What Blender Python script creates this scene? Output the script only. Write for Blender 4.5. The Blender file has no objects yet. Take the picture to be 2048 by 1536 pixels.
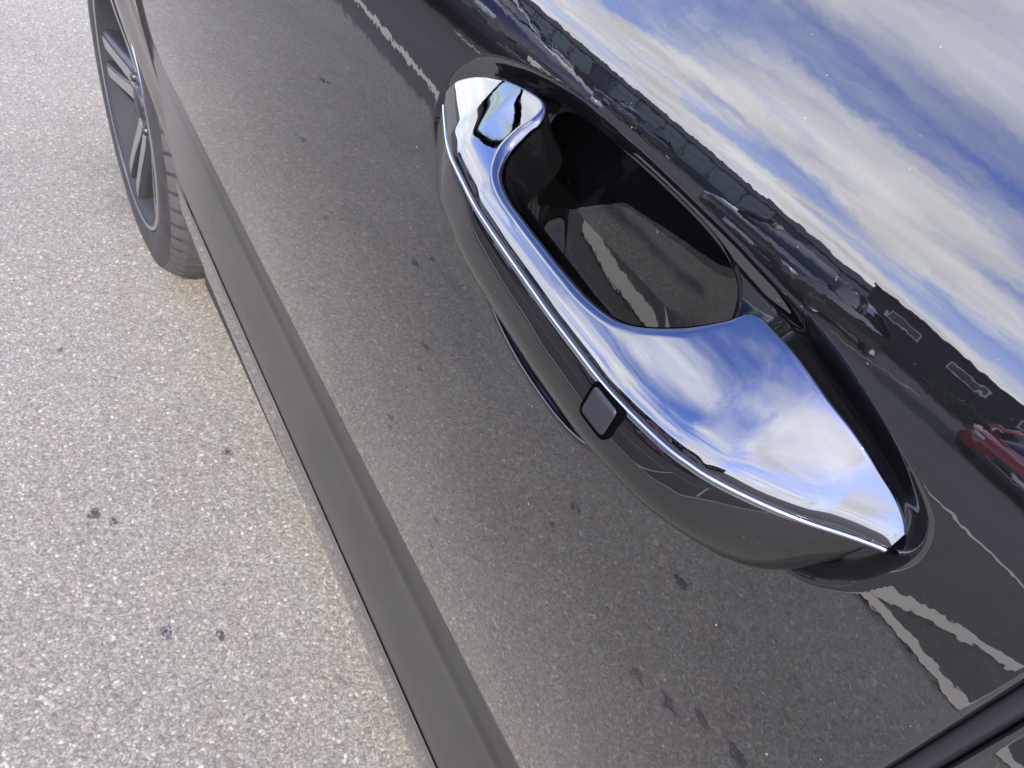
import bpy, bmesh, math, random
import numpy as np
from mathutils import Vector, Matrix

# ------------------------------------------------------------------ camera
sc = bpy.context.scene
COL = sc.collection
CAM = (0.0, 0.18897, 1.13)
XA = np.array((-1424.0, -1988.0, 1538.0)); XA /= np.linalg.norm(XA)
DN = np.array((-493.0, 1580.0, 1538.0)); DN -= XA * (DN @ XA); DN /= np.linalg.norm(DN)
ZA = -DN; YA = np.cross(ZA, XA)
RW = np.array([XA, YA, ZA])                       # rows: car axes seen from the lens
right, down, fwd = RW[:, 0], RW[:, 1], RW[:, 2]
cam_d = bpy.data.cameras.new('camera')
cam_d.sensor_width = 36.0
cam_d.lens = 36.0 * 1538.0 / 2048.0
cam_d.clip_start = 0.01
cam_d.clip_end = 2000.0
cam_d.dof.use_dof = True
cam_d.dof.focus_distance = 0.29
cam_d.dof.aperture_fstop = 55.0
cam = bpy.data.objects.new('camera', cam_d)
COL.objects.link(cam)
M = Matrix.Identity(4)
for i in range(3):
    M[i][0] = right[i]; M[i][1] = -down[i]; M[i][2] = -fwd[i]; M[i][3] = CAM[i]
cam.matrix_world = M
sc.camera = cam

# ------------------------------------------------------------------ light
sun_dir = Vector((-0.70, 0.26, 0.66)).normalized()
sun_d = bpy.data.lights.new('sun', 'SUN')
sun_d.energy = 3.2
sun_d.angle = math.radians(0.53)
sun_d.color = (1.0, 0.92, 0.80)
sun = bpy.data.objects.new('sun', sun_d)
sun.rotation_euler = sun_dir.to_track_quat('Z', 'Y').to_euler()
COL.objects.link(sun)

world = bpy.data.worlds.new('World'); sc.world = world
world.use_nodes = True
wt = world.node_tree; wn = wt.nodes; wl = wt.links
wn.clear()
def W(t, **k):
    n = wn.new(t)
    for a, b in k.items(): setattr(n, a, b)
    return n
sky = W('ShaderNodeTexSky', sky_type='NISHITA', sun_disc=False)
sky.sun_elevation = math.asin(sun_dir.z)
sky.sun_rotation = math.atan2(sun_dir.x, sun_dir.y)
sky.altitude = 50; sky.air_density = 1.0; sky.dust_density = 0.6; sky.ozone_density = 1.6
tc = W('ShaderNodeTexCoord')
sep = W('ShaderNodeSeparateXYZ'); wl.new(tc.outputs['Generated'], sep.inputs[0])
def wmath(op, a, b=None, c=None, clamp=False):
    n = W('ShaderNodeMath', operation=op); n.use_clamp = clamp
    for i, v in enumerate((a, b, c)):
        if v is None: continue
        if isinstance(v, (int, float)): n.inputs[i].default_value = v
        else: wl.new(v, n.inputs[i])
    return n.outputs[0]
zc = wmath('MAXIMUM', sep.outputs['Z'], 0.0)
den = wmath('ADD', zc, 0.16)
px = wmath('DIVIDE', sep.outputs['X'], den); py = wmath('DIVIDE', sep.outputs['Y'], den)
cmb = W('ShaderNodeCombineXYZ'); wl.new(px, cmb.inputs[0]); wl.new(py, cmb.inputs[1])
mp = W('ShaderNodeMapping'); mp.inputs['Rotation'].default_value = (0, 0, math.radians(14))
mp.inputs['Scale'].default_value = (0.70, 1.25, 1); mp.inputs['Location'].default_value = (7.5, 1.9, 0)
wl.new(cmb.outputs[0], mp.inputs[0])
n1 = W('ShaderNodeTexNoise'); n1.inputs['Scale'].default_value = 1.25; n1.inputs['Detail'].default_value = 6
n1.inputs['Roughness'].default_value = 0.56; n1.inputs['Distortion'].default_value = 0.35
wl.new(mp.outputs[0], n1.inputs['Vector'])
mask = W('ShaderNodeMapRange', interpolation_type='SMOOTHSTEP')
mask.inputs['From Min'].default_value = 0.36; mask.inputs['From Max'].default_value = 0.63
thin = W('ShaderNodeMapRange'); thin.inputs['From Min'].default_value = 0.40; thin.inputs['From Max'].default_value = 0.75
thin.inputs['To Min'].default_value = 0.0; thin.inputs['To Max'].default_value = 0.09
wl.new(zc, thin.inputs['Value'])
wl.new(wmath('SUBTRACT', n1.outputs['Fac'], thin.outputs[0]), mask.inputs['Value'])
n2 = W('ShaderNodeTexNoise'); n2.inputs['Scale'].default_value = 2.6; n2.inputs['Detail'].default_value = 4
wl.new(mp.outputs[0], n2.inputs['Vector'])
cb = W('ShaderNodeMapRange'); cb.inputs['From Min'].default_value = 0.3; cb.inputs['From Max'].default_value = 0.7
cb.inputs['To Min'].default_value = 12.5; cb.inputs['To Max'].default_value = 19.5
wl.new(n2.outputs['Fac'], cb.inputs['Value'])
ccol = W('ShaderNodeMixRGB', blend_type='MULTIPLY'); ccol.inputs[0].default_value = 1.0
ccol.inputs[1].default_value = (0.95, 0.955, 1.0, 1)
wl.new(cb.outputs[0], ccol.inputs[2])
haze_f = W('ShaderNodeMapRange', interpolation_type='SMOOTHSTEP')      # thick cloud low over the horizon
haze_f.inputs['From Min'].default_value = 0.02; haze_f.inputs['From Max'].default_value = 0.34
haze_f.inputs['To Min'].default_value = 0.62; haze_f.inputs['To Max'].default_value = 0.0
wl.new(zc, haze_f.inputs['Value'])
mtot = wmath('ADD', mask.outputs[0], haze_f.outputs[0], clamp=True)
skt = W('ShaderNodeMixRGB', blend_type='MULTIPLY'); skt.inputs[0].default_value = 1.0
skt.inputs[2].default_value = (2.0, 2.05, 3.3, 1)
wl.new(sky.outputs[0], skt.inputs[1])
mix = W('ShaderNodeMixRGB'); wl.new(mtot, mix.inputs[0]); wl.new(skt.outputs[0], mix.inputs[1]); wl.new(ccol.outputs[0], mix.inputs[2])
bg = W('ShaderNodeBackground'); bg.inputs['Strength'].default_value = 0.15
wl.new(mix.outputs[0], bg.inputs['Color'])
wo = W('ShaderNodeOutputWorld'); wl.new(bg.outputs[0], wo.inputs['Surface'])

vs = sc.view_settings
vs.view_transform = 'Standard'; vs.look = 'None'; vs.gamma = 1.0; vs.use_curve_mapping = False
vs.exposure = 0.88
sc.cycles.use_denoising = True
sc.cycles.max_bounces = 6; sc.cycles.glossy_bounces = 5; sc.cycles.diffuse_bounces = 2
sc.cycles.use_adaptive_sampling = True; sc.cycles.adaptive_threshold = 0.02

# ------------------------------------------------------------------ materials
MATS = {}
class NT:
    def __init__(s, name):
        s.m = bpy.data.materials.new(name); s.m.use_nodes = True
        s.t = s.m.node_tree; s.n = s.t.nodes; s.l = s.t.links
        s.b = s.n['Principled BSDF']; MATS[name] = s.m
        s._oc = None
    def oc(s):
        if s._oc is None: s._oc = s.n.new('ShaderNodeTexCoord').outputs['Object']
        return s._oc
    def put(s, sock, v):
        if hasattr(v, 'is_output'): s.l.new(v, sock)
        else: sock.default_value = v
    def set(s, **k):
        for a, v in k.items(): s.put(s.b.inputs[a.replace('_', ' ')], v)
        return s
    def noise(s, scale, detail=4, rough=0.5, dist=0.0, vec=None, out='Fac'):
        n = s.n.new('ShaderNodeTexNoise'); n.inputs['Scale'].default_value = scale
        n.inputs['Detail'].default_value = detail; n.inputs['Roughness'].default_value = rough
        n.inputs['Distortion'].default_value = dist
        s.l.new(vec or s.oc(), n.inputs['Vector']); return n.outputs[out]
    def voro(s, scale, feature='F1', vec=None, out='Distance', rnd=1.0):
        n = s.n.new('ShaderNodeTexVoronoi'); n.feature = feature
        n.inputs['Scale'].default_value = scale; n.inputs['Randomness'].default_value = rnd
        s.l.new(vec or s.oc(), n.inputs['Vector']); return n.outputs[out]
    def voro2(s, scale, vec=None):
        n = s.n.new('ShaderNodeTexVoronoi'); n.inputs['Scale'].default_value = scale
        s.l.new(vec or s.oc(), n.inputs['Vector']); return n.outputs['Distance'], n.outputs['Color']
    def ramp(s, fac, stops, interp='LINEAR'):
        n = s.n.new('ShaderNodeValToRGB'); r = n.color_ramp; r.interpolation = interp
        while len(r.elements) < len(stops): r.elements.new(0.5)
        for e, (p, c) in zip(r.elements, stops):
            e.position = p; e.color = (*c, 1) if len(c) == 3 else c
        s.l.new(fac, n.inputs[0]); return n.outputs[0]
    def math(s, op, a, b=0.0, clamp=False):
        n = s.n.new('ShaderNodeMath'); n.operation = op; n.use_clamp = clamp
        s.put(n.inputs[0], a); s.put(n.inputs[1], b); return n.outputs[0]
    def rng(s, v, a, b, c=0.0, d=1.0, smooth=False):
        n = s.n.new('ShaderNodeMapRange'); n.interpolation_type = 'SMOOTHSTEP' if smooth else 'LINEAR'
        for i, q in zip(('From Min', 'From Max', 'To Min', 'To Max'), (a, b, c, d)): n.inputs[i].default_value = q
        s.l.new(v, n.inputs['Value']); return n.outputs[0]
    def mix(s, f, a, b, mode='MIX'):
        n = s.n.new('ShaderNodeMixRGB'); n.blend_type = mode
        for sk, v in zip(n.inputs, (f, a, b)):
            if isinstance(v, tuple) and len(v) == 3: v = (*v, 1)
            s.put(sk, v)
        return n.outputs[0]
    def bump(s, h, strength, dist, prev=None):
        n = s.n.new('ShaderNodeBump'); n.inputs['Strength'].default_value = strength
        n.inputs['Distance'].default_value = dist
        s.l.new(h, n.inputs['Height'])
        if prev is not None: s.l.new(prev, n.inputs['Normal'])
        return n.outputs[0]
    def norm(s, v): s.l.new(v, s.b.inputs['Normal'])

def make_paint(name, col, ior=2.1, dust_sheen=1.0, peel=1.0, metallic=0.0):
    t = NT(name)
    sp, spc = t.voro2(95)
    sep = t.n.new('ShaderNodeSeparateColor'); t.l.new(spc, sep.inputs[0])
    r = t.rng(sep.outputs[0], 0.80, 1.0, 0.0, 0.046)
    d1 = t.math('LESS_THAN', sp, r)
    fine, fc = t.voro2(330)
    sep2 = t.n.new('ShaderNodeSeparateColor'); t.l.new(fc, sep2.inputs[0])
    d2 = t.math('LESS_THAN', fine, t.rng(sep2.outputs[1], 0.86, 1.0, 0.0, 0.10))
    d = t.math('MULTIPLY', t.math('MAXIMUM', d1, t.math('MULTIPLY', d2, 0.45)), 0.55 * dust_sheen)
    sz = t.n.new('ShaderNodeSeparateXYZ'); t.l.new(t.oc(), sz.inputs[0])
    low = t.rng(sz.outputs[2], 0.62, 0.93, 0.16 * dust_sheen, 0.004 * dust_sheen, True)  # dusty tint grows downwards to paint in the lower panel's brighter reflection
    sheen = t.math('MULTIPLY', t.rng(t.noise(9, 5, 0.6), 0.25, 0.8, 0.5, 1.2), low)
    c = t.mix(t.math('ADD', d, sheen, True), (*col, 1), (0.56, 0.475, 0.375, 1))
    t.set(Base_Color=c, IOR=ior, Metallic=metallic)
    t.set(Roughness=t.math('ADD', t.math('MULTIPLY', d, 0.5), 0.012))
    b1 = t.bump(t.noise(300, 1, 0.5), 0.032 * peel, 0.00028)
    b2 = t.bump(t.noise(95, 1, 0.5), 0.04 * peel, 0.0008, b1)
    t.norm(b2)
    return t.m
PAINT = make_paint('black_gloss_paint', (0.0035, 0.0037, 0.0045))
GLOSS = make_paint('black_gloss_plastic', (0.003, 0.0031, 0.0036), ior=1.72, dust_sheen=0.8, peel=0.35)

t = NT('dark_chrome')
t.set(Base_Color=(0.150, 0.154, 0.163, 1), Metallic=1.0)
sp, spc = t.voro2(130)
se_ = t.n.new('ShaderNodeSeparateColor'); t.l.new(spc, se_.inputs[0])
dd = t.math('MULTIPLY', t.math('LESS_THAN', sp, t.rng(se_.outputs[0], 0.86, 1.0, 0.0, 0.06)), 0.35)
sm = t.rng(t.noise(38, 4, .65, .6), .50, .78, 0.0, 0.075)          # finger smears
t.set(Roughness=t.math('ADD', t.math('ADD', dd, sm), 0.012))
t.norm(t.bump(t.noise(110, 2, 0.5), 0.018, 0.001))
CHROME = t.m

t = NT('bright_trim'); t.set(Base_Color=(0.42, 0.43, 0.45, 1), Metallic=1.0, Roughness=0.06); TRIM = t.m

t = NT('satin_black_plastic')
t.set(Base_Color=t.mix(t.noise(60, 5), (0.012, 0.012, 0.013), (0.02, 0.02, 0.021)), Roughness=0.42, IOR=1.5)
t.norm(t.bump(t.noise(1500, 2), 0.12, 0.0003)); SATIN = t.m

t = NT('band_reflection_grey')  # grey stands in for the black paint's duller reflection along this band
sx = t.n.new('ShaderNodeSeparateXYZ'); t.l.new(t.oc(), sx.inputs[0])
fr = t.rng(sx.outputs[0], 0.78, 1.06, 0, 1, True)          # paints in that reflection fading into the panel's towards the wheel
cb_ = t.mix(t.rng(t.noise(14, 4, 0.6), .3, .7), (0.024, 0.022, 0.0195), (0.036, 0.033, 0.029))
t.set(Base_Color=t.mix(fr, cb_, (0.060, 0.056, 0.050)), Roughness=t.rng(fr, 0, 1, 0.30, 0.20), IOR=1.45)
t.norm(t.bump(t.noise(900, 2), 0.05, 0.0004)); BAND_GREY = t.m

t = NT('grained_button_plastic')
t.set(Base_Color=(0.020, 0.0205, 0.022, 1), Roughness=0.36, IOR=1.45)
t.norm(t.bump(t.noise(2600, 2), 0.35, 0.0003)); BUTTON = t.m

t = NT('tyre_rubber')
t.set(Base_Color=t.mix(t.rng(t.noise(30, 5), .35, .7), (0.018, 0.017, 0.016), (0.035, 0.032, 0.029)), Roughness=0.55)
t.norm(t.bump(t.noise(300, 4), 0.2, 0.001)); RUBBER = t.m
t = NT('dusty_tread_rubber')
t.set(Base_Color=t.mix(t.rng(t.noise(45, 5), .3, .7), (0.048, 0.041, 0.036), (0.080, 0.069, 0.060)), Roughness=0.8)
t.norm(t.bump(t.noise(400, 4), 0.3, 0.001)); TREAD = t.m
t = NT('machined_alloy'); t.set(Base_Color=(0.55, 0.55, 0.56, 1), Metallic=1.0, Roughness=t.rng(t.noise(50, 4), 0, 1, 0.10, 0.24)); ALLOY = t.m
t = NT('gloss_black_alloy'); t.set(Base_Color=(0.016, 0.016, 0.016, 1), Roughness=0.38, IOR=1.6); BALLOY = t.m
t = NT('dull_rim_barrel'); t.set(Base_Color=(0.03, 0.03, 0.031, 1), Roughness=0.65, IOR=1.3); BARREL = t.m
t = NT('black_gap'); t.set(Base_Color=(0.001, 0.001, 0.001, 1), Roughness=0.9, IOR=1.1); GAP = t.m
t = NT('dark_underbody'); t.set(Base_Color=(0.012, 0.012, 0.012, 1), Roughness=0.8); UNDER = t.m
t = NT('tinted_glass'); t.set(Base_Color=(0.006, 0.009, 0.009, 1), Roughness=0.01, IOR=1.52); GLASS = t.m
t = NT('mirror_glass'); t.set(Base_Color=(0.55, 0.66, 0.64, 1), Metallic=1.0, Roughness=0.01); MGLASS = t.m
def simple(name, col, rough=0.5, metallic=0.0, ior=1.45, vary=0.15, scale=6.0):
    t = NT(name)
    c2 = tuple(max(0, x * (1 - vary)) for x in col)
    t.set(Base_Color=t.mix(t.noise(scale, 5), tuple(col), c2), Roughness=rough, Metallic=metallic, IOR=ior)
    return t.m

# asphalt
t = NT('worn_asphalt')
geo = t.n.new('ShaderNodeNewGeometry').outputs['Position']
nv = t.noise(75, 1, 0.6, vec=geo, out='Color')
vadd = t.n.new('ShaderNodeVectorMath'); vadd.operation = 'MULTIPLY_ADD'
t.l.new(nv, vadd.inputs[0]); vadd.inputs[1].default_value = (0.009,) * 3; t.l.new(geo, vadd.inputs[2])
wv = vadd.outputs[0]
vd, vc = t.voro2(235, wv)
s3 = t.n.new('ShaderNodeSeparateColor'); t.l.new(vc, s3.inputs[0])
stone = t.ramp(s3.outputs[0], [(0.0, (0.11, 0.098, 0.088)), (0.10, (0.155, 0.140, 0.128)), (0.32, (0.185, 0.168, 0.152)),
                               (0.52, (0.195, 0.192, 0.178)), (0.74, (0.225, 0.205, 0.190)), (0.90, (0.27, 0.262, 0.245)), (1.0, (0.42, 0.405, 0.37))])
vc2 = t.voro(420, vec=wv, out='Color')
s4 = t.n.new('ShaderNodeSeparateColor'); t.l.new(vc2, s4.inputs[0])
fine = t.ramp(s4.outputs[1], [(0, (0.105, 0.095, 0.086)), (0.6, (0.185, 0.172, 0.158)), (1, (0.28, 0.27, 0.25))])
use_f = t.rng(t.noise(70, 1, 0.6, vec=geo), 0.42, 0.58, 0.15, 0.8)
col = t.mix(use_f, stone, fine)
gap = t.rng(vd, 0.35, 0.75, 1.05, 0.74)
col = t.mix(1.0, col, gap, 'MULTIPLY')
macro = t.rng(t.noise(1.3, 3, 0.6, vec=geo), 0.25, 0.75, 0.96, 1.22)
col = t.mix(1.0, col, macro, 'MULTIPLY')
sy_ = t.n.new('ShaderNodeSeparateXYZ'); t.l.new(geo, sy_.inputs[0])
bay_dark = t.rng(t.math('ADD', sy_.outputs[1], t.math('MULTIPLY', t.noise(6, 2, vec=geo), .05)), 1.46, 1.50)  # darker bay surfacing past the line, deepened to darken its reflection in the door
col = t.mix(bay_dark, col, t.mix(1.0, col, (0.36, 0.375, 0.40), 'MULTIPLY'))
hue = t.mix(t.rng(t.noise(11, 1, 0.6, vec=geo), 0.35, 0.65), (1.04, 0.975, 0.80), (1.01, 0.995, 0.82))
col = t.mix(1.0, col, hue, 'MULTIPLY')
# small dark spots of chewing gum and drips, with ragged edges
wob = t.n.new('ShaderNodeVectorMath'); wob.operation = 'MULTIPLY_ADD'
t.l.new(t.noise(38, 2, 0.7, vec=geo, out='Color'), wob.inputs[0]); wob.inputs[1].default_value = (0.055,) * 3; t.l.new(geo, wob.inputs[2])
sd, sc_ = t.voro2(5.2, wob.outputs[0])
s5 = t.n.new('ShaderNodeSeparateColor'); t.l.new(sc_, s5.inputs[0])
spot = t.math('LESS_THAN', sd, t.rng(s5.outputs[2], 0.35, 1.0, 0.0, 0.12))
oil = t.rng(t.noise(0.9, 3, 0.65, 0.4, vec=geo), 0.60, 0.72, 0.0, 0.35, True)
dark = t.math('MAXIMUM', t.math('MULTIPLY', spot, 0.6), oil)
col = t.mix(dark, col, (0.045, 0.038, 0.034))
t.set(Base_Color=col, Roughness=0.88)
hh = t.math('ADD', t.math('MULTIPLY', t.rng(vd, 0.7, 0.2), 0.7), t.math('MULTIPLY', s3.outputs[1], 0.5))
t.norm(t.bump(hh, 0.32, 0.0026))
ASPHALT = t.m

t = NT('worn_cream_line_paint')
geo = t.n.new('ShaderNodeNewGeometry').outputs['Position']
w = t.rng(t.noise(85, 5, 0.7, vec=geo), 0.60, 0.70, 0, 0.25)
cc = t.mix(t.noise(20, 4, vec=geo), (0.47, 0.42, 0.30), (0.57, 0.51, 0.37))
t.set(Base_Color=t.mix(w, cc, (0.13, 0.12, 0.11)), Roughness=0.7)
t.norm(t.bump(t.noise(160, 3, vec=geo), 0.4, 0.002))
LINE = t.m

# ------------------------------------------------------------------ mesh helpers
def link(o, parent=None):
    COL.objects.link(o)
    if parent is not None: o.parent = parent
    return o
def empty(name, loc=(0, 0, 0), rz=0.0, parent=None):
    o = bpy.data.objects.new(name, None); o.empty_display_size = 0.1
    o.location = loc; o.rotation_euler = (0, 0, rz)
    return link(o, parent)
def tag(o, label=None, cat=None, group=None, kind=None):
    if label: o['label'] = label
    if cat: o['category'] = cat
    if group: o['group'] = group
    if kind: o['kind'] = kind
    return o
def mesh_of(name, V, F, mat, smooth=True, normals=None):
    me = bpy.data.meshes.new(name)
    me.from_pydata([tuple(map(float, v)) for v in V], [], [tuple(map(int, f)) for f in F])
    me.materials.append(mat)
    if smooth: me.polygons.foreach_set('use_smooth', np.ones(len(me.polygons), bool))
    me.update()
    if normals is not None: me.normals_split_custom_set_from_vertices([tuple(n) for n in normals])
    return me
def add(name, V, F, mat, parent=None, smooth=True, normals=None):
    return link(bpy.data.objects.new(name, mesh_of(name, V, F, mat, smooth, normals)), parent)
def rows_faces(nr, nc, wrap_c=False, wrap_r=False, flip=False):
    F = []
    for r in range(nr if wrap_r else nr - 1):
        r2 = (r + 1) % nr
        for c in range(nc if wrap_c else nc - 1):
            c2 = (c + 1) % nc
            q = (r * nc + c, r * nc + c2, r2 * nc + c2, r2 * nc + c)
            F.append(q[::-1] if flip else q)
    return F
def loft(name, rows, mat, parent=None, wrap_c=False, wrap_r=False, flip=False, smooth=True, autosmooth=None):
    rows = [list(r) for r in rows]
    V = [p for r in rows for p in r]
    o = add(name, V, rows_faces(len(rows), len(rows[0]), wrap_c, wrap_r, flip), mat, parent, smooth)
    if autosmooth:
        sharp_by_angle(o.data, autosmooth)
    return o
def sharp_by_angle(me, deg):
    bm = bmesh.new(); bm.from_mesh(me)
    a = math.radians(deg)
    for e in bm.edges:
        if len(e.link_faces) == 2 and e.calc_face_angle(0) > a: e.smooth = False
    bm.to_mesh(me); bm.free()
def box(name, c, s, mat, parent=None, bevel=0.0, seg=2, rot=None):
    bm = bmesh.new(); bmesh.ops.create_cube(bm, size=1)
    bmesh.ops.scale(bm, vec=s, verts=bm.verts)
    if bevel: bmesh.ops.bevel(bm, geom=bm.edges[:], offset=bevel, segments=seg, affect='EDGES', profile=0.5)
    if rot is not None: bmesh.ops.rotate(bm, cent=(0, 0, 0), matrix=rot, verts=bm.verts)
    bmesh.ops.translate(bm, vec=c, verts=bm.verts)
    me = bpy.data.meshes.new(name); bm.to_mesh(me); bm.free()
    me.materials.append(mat)
    if bevel:
        me.polygons.foreach_set('use_smooth', np.ones(len(me.polygons), bool)); sharp_by_angle(me, 50)
    return link(bpy.data.objects.new(name, me), parent)
def catmull(P, n, closed=False):
    P = np.array(P, float); m = len(P); out = []
    segs = m if closed else m - 1
    for i in range(segs):
        if closed: a, b, c, d = P[(i - 1) % m], P[i], P[(i + 1) % m], P[(i + 2) % m]
        else: a, b, c, d = P[max(i - 1, 0)], P[i], P[i + 1], P[min(i + 2, m - 1)]
        for k in range(n):
            t = k / n
            out.append(0.5 * ((2 * b) + (-a + c) * t + (2 * a - 5 * b + 4 * c - d) * t * t + (-a + 3 * b - 3 * c + d) * t ** 3))
    if not closed: out.append(P[-1])
    return np.array(out)
def sstep(x, a, b):
    t = np.clip((x - a) / (b - a), 0, 1); return t * t * (3 - 2 * t)
def sdf(px, pz, poly):
    """signed distance to closed polyline, negative inside"""
    best = np.full(px.shape, 1e9); inside = np.zeros(px.shape, bool)
    n = len(poly)
    for i in range(n):
        x0, z0 = poly[i]; x1, z1 = poly[(i + 1) % n]
        dx, dz = x1 - x0, z1 - z0; L = dx * dx + dz * dz + 1e-18
        tt = np.clip(((px - x0) * dx + (pz - z0) * dz) / L, 0, 1)
        d = np.hypot(px - x0 - tt * dx, pz - z0 - tt * dz)
        best = np.minimum(best, d)
        c = ((z0 > pz) != (z1 > pz))
        with np.errstate(divide='ignore', invalid='ignore'):
            xi = x0 + (pz - z0) * dx / (dz if dz != 0 else 1e-12)
        inside ^= c & (px < xi)
    return np.where(inside, -best, best)

# ------------------------------------------------------------------ ground
def sheet(name, x0, x1, y0, y1, z, mat, parent=None):
    return add(name, [(x0, y0, z), (x1, y0, z), (x1, y1, z), (x0, y1, z)], [(0, 1, 2, 3)], mat, parent, False)
g = sheet('ground', -300, 300, -300, 300, 0.0, ASPHALT); tag(g, kind='structure')
def stripe(a, b, w, name='parking_line'):
    a, b = np.array(a, float), np.array(b, float); d = (b - a) / np.linalg.norm(b - a); n = np.array((-d[1], d[0])) * w / 2
    L = np.linalg.norm(b - a); k = max(2, int(L / 0.06)); rnd = random.Random(int(a[0] * 100 + b[1] * 37))
    V, F = [], []
    for i in range(k + 1):
        p = a + d * L * i / k; j1, j2 = rnd.uniform(-.003, .003), rnd.uniform(-.003, .003)
        V += [(*(p + n * (1 + j1 / w * 2)), 0.004), (*(p - n * (1 + j2 / w * 2)), 0.004)]
        if i: F.append((2 * i - 2, 2 * i - 1, 2 * i + 1, 2 * i))
    o = add(name, V, F, LINE, None, False); tag(o, kind='structure'); return o
stripe((-2.2, 1.40), (4.6, 1.72), 0.062)
stripe((-2.2, 3.02), (4.6, 3.02), 0.062)
for x in (0.24, -1.0, -2.2):
    stripe((x, 1.56), (x - 1.05, 2.97), 0.062)
stripe((-2.2, -2.95), (3.2, -2.95), 0.062)
for x in (-4.6, -2.0, 0.6, 3.2, 5.8, 8.4, 11.0):
    stripe((x, 8.4), (x, 13.2), 0.062)

t = NT('oil_drip'); od, oc_ = t.voro2(235); o3 = t.n.new('ShaderNodeSeparateColor'); t.l.new(oc_, o3.inputs[0])
t.set(Base_Color=t.ramp(o3.outputs[0], [(0, (.030, .026, .023)), (.6, (.075, .064, .055)), (.85, (.11, .098, .085)), (1, (.20, .18, .16))]), Roughness=.75)
t.norm(t.bump(od, .3, .0026)); OIL = t.m
rnd = random.Random(11)
for x, y, r_ in ((1.03, .49, .022), (1.34, .68, .022), (1.38, .77, .016), (.955, .41, .014), (.56, .07, .012), (.56, .64, .022), (.54, .52, .012), (.36, .82, .026), (.23, .48, .022), (.175, .515, .030), (.13, .58, .026), (.07, .61, .030),
                (.81, .165, .010), (.89, -.034, .013), (.833, .187, .015), (.594, .136, .017), (1.22, .174, .008), (1.5, .42, .014), (1.9, .55, .02), (2.4, .9, .03)):
    n = 64; ph = rnd.uniform(0, 6.28); el_ = rnd.uniform(.5, 1.0)
    V = [(x, y, .002)]
    for k in range(n):
        a = 2 * math.pi * k / n; q = r_ * (.66 + .30 * math.sin(a + ph) * math.sin(2 * a + ph * 2) + rnd.uniform(-.20, .20))
        V.append((x + q * math.cos(a), y + q * math.sin(a) * el_, .002))
    add('oil_drip', V, [(0, 1 + k, 1 + (k + 1) % n) for k in range(n)], OIL, g, False)

# ------------------------------------------------------------------ the car: body section
ZT = np.array([.40, .55, .60, .65, .75, .90, .965, .985, .995, 1.003, 1.012, 1.022, 1.03, 1.05, 1.10, 1.20])
TT = np.array([-12, -11, -10.5, -9, -4.5, 3, 6, 7.8, 9.5, 12, 14.5, 17, 20, 24, 29, 33.])
_z = np.linspace(.40, 1.25, 1701)
def _smooth(t, k):
    w = np.hanning(k); w /= w.sum(); p = np.pad(t, k // 2, mode='edge'); return np.convolve(p, w, 'valid')[:len(t)]
_t = _smooth(np.interp(_z, ZT, TT), 25)
_dy = -np.tan(np.radians(_t))
_y = np.concatenate([[0], np.cumsum((_dy[1:] + _dy[:-1]) / 2 * np.diff(_z))]); _y -= np.interp(.965, _z, _y)
def prof(z): return np.interp(z, _z, _y)

PAD = catmull([(.316, .958), (.309, .975), (.289, .992), (.25, 1.003), (.201, 1.0075), (.14, 1.0065), (.115, 1.005), (.091, 1.003),
               (.056, .996), (.035, .989), (.0275, .983), (.0245, .973), (.027, .960), (.033, .948), (.046, .937), (.08, .926),
               (.13, .920), (.20, .919), (.26, .922), (.30, .934), (.315, .946)], 8, True)
BOWL = catmull([(.117, .985), (.126, .9965), (.15, 1.0015), (.2, 1.0015), (.235, .999), (.257, .991), (.268, .972), (.263, .94),
                (.247, .909), (.215, .8935), (.18, .8885), (.15, .8905), (.130, .902), (.118, .927), (.114, .96)], 8, True)
def door_height(x, z):
    y = prof(z)
    near = (x > -.01) & (x < .36) & (z > .86) & (z < 1.04)
    if near.any():
        xs, zs = x[near], z[near]
        d = sdf(xs, zs, PAD); b = sdf(xs, zs, BOWL)
        m = np.maximum(sstep(zs, .945, .965), np.maximum(sstep(xs, .075, .05), sstep(xs, .272, .290)))
        rise = 0.0
        fall = -.0040 * sstep(-d, -.0015, .0085) * m
        yy = y[near] + rise + fall
        y = y.copy(); y[near] = yy
    return y
def panel_grid(xs, zs, keep=None, zoff=None, roll0=None, roll1=None, rr=.0028, hf=door_height):
    X, Z = np.meshgrid(xs, zs, indexing='ij')
    def H(x, z):
        y = hf(x.ravel(), z.ravel()).reshape(x.shape)
        for edge, sgn in ((roll0, 1), (roll1, -1)):
            if edge is None: continue
            dd = np.clip((x - edge) * sgn, 0, None)
            u = np.clip(1 - dd / rr, 0, 1)
            y = y - rr * (1 - np.sqrt(np.clip(1 - u * u, 0, 1)))
        return y
    Y = H(X, Z); e = 2e-4
    nx = -(H(X + e, Z) - H(X - e, Z)) / (2 * e); nz = -(H(X, Z + e) - H(X, Z - e)) / (2 * e)
    N = np.stack([nx, np.ones_like(nx), nz], -1); N /= np.linalg.norm(N, axis=-1, keepdims=True)
    return X, Y, Z, N
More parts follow.
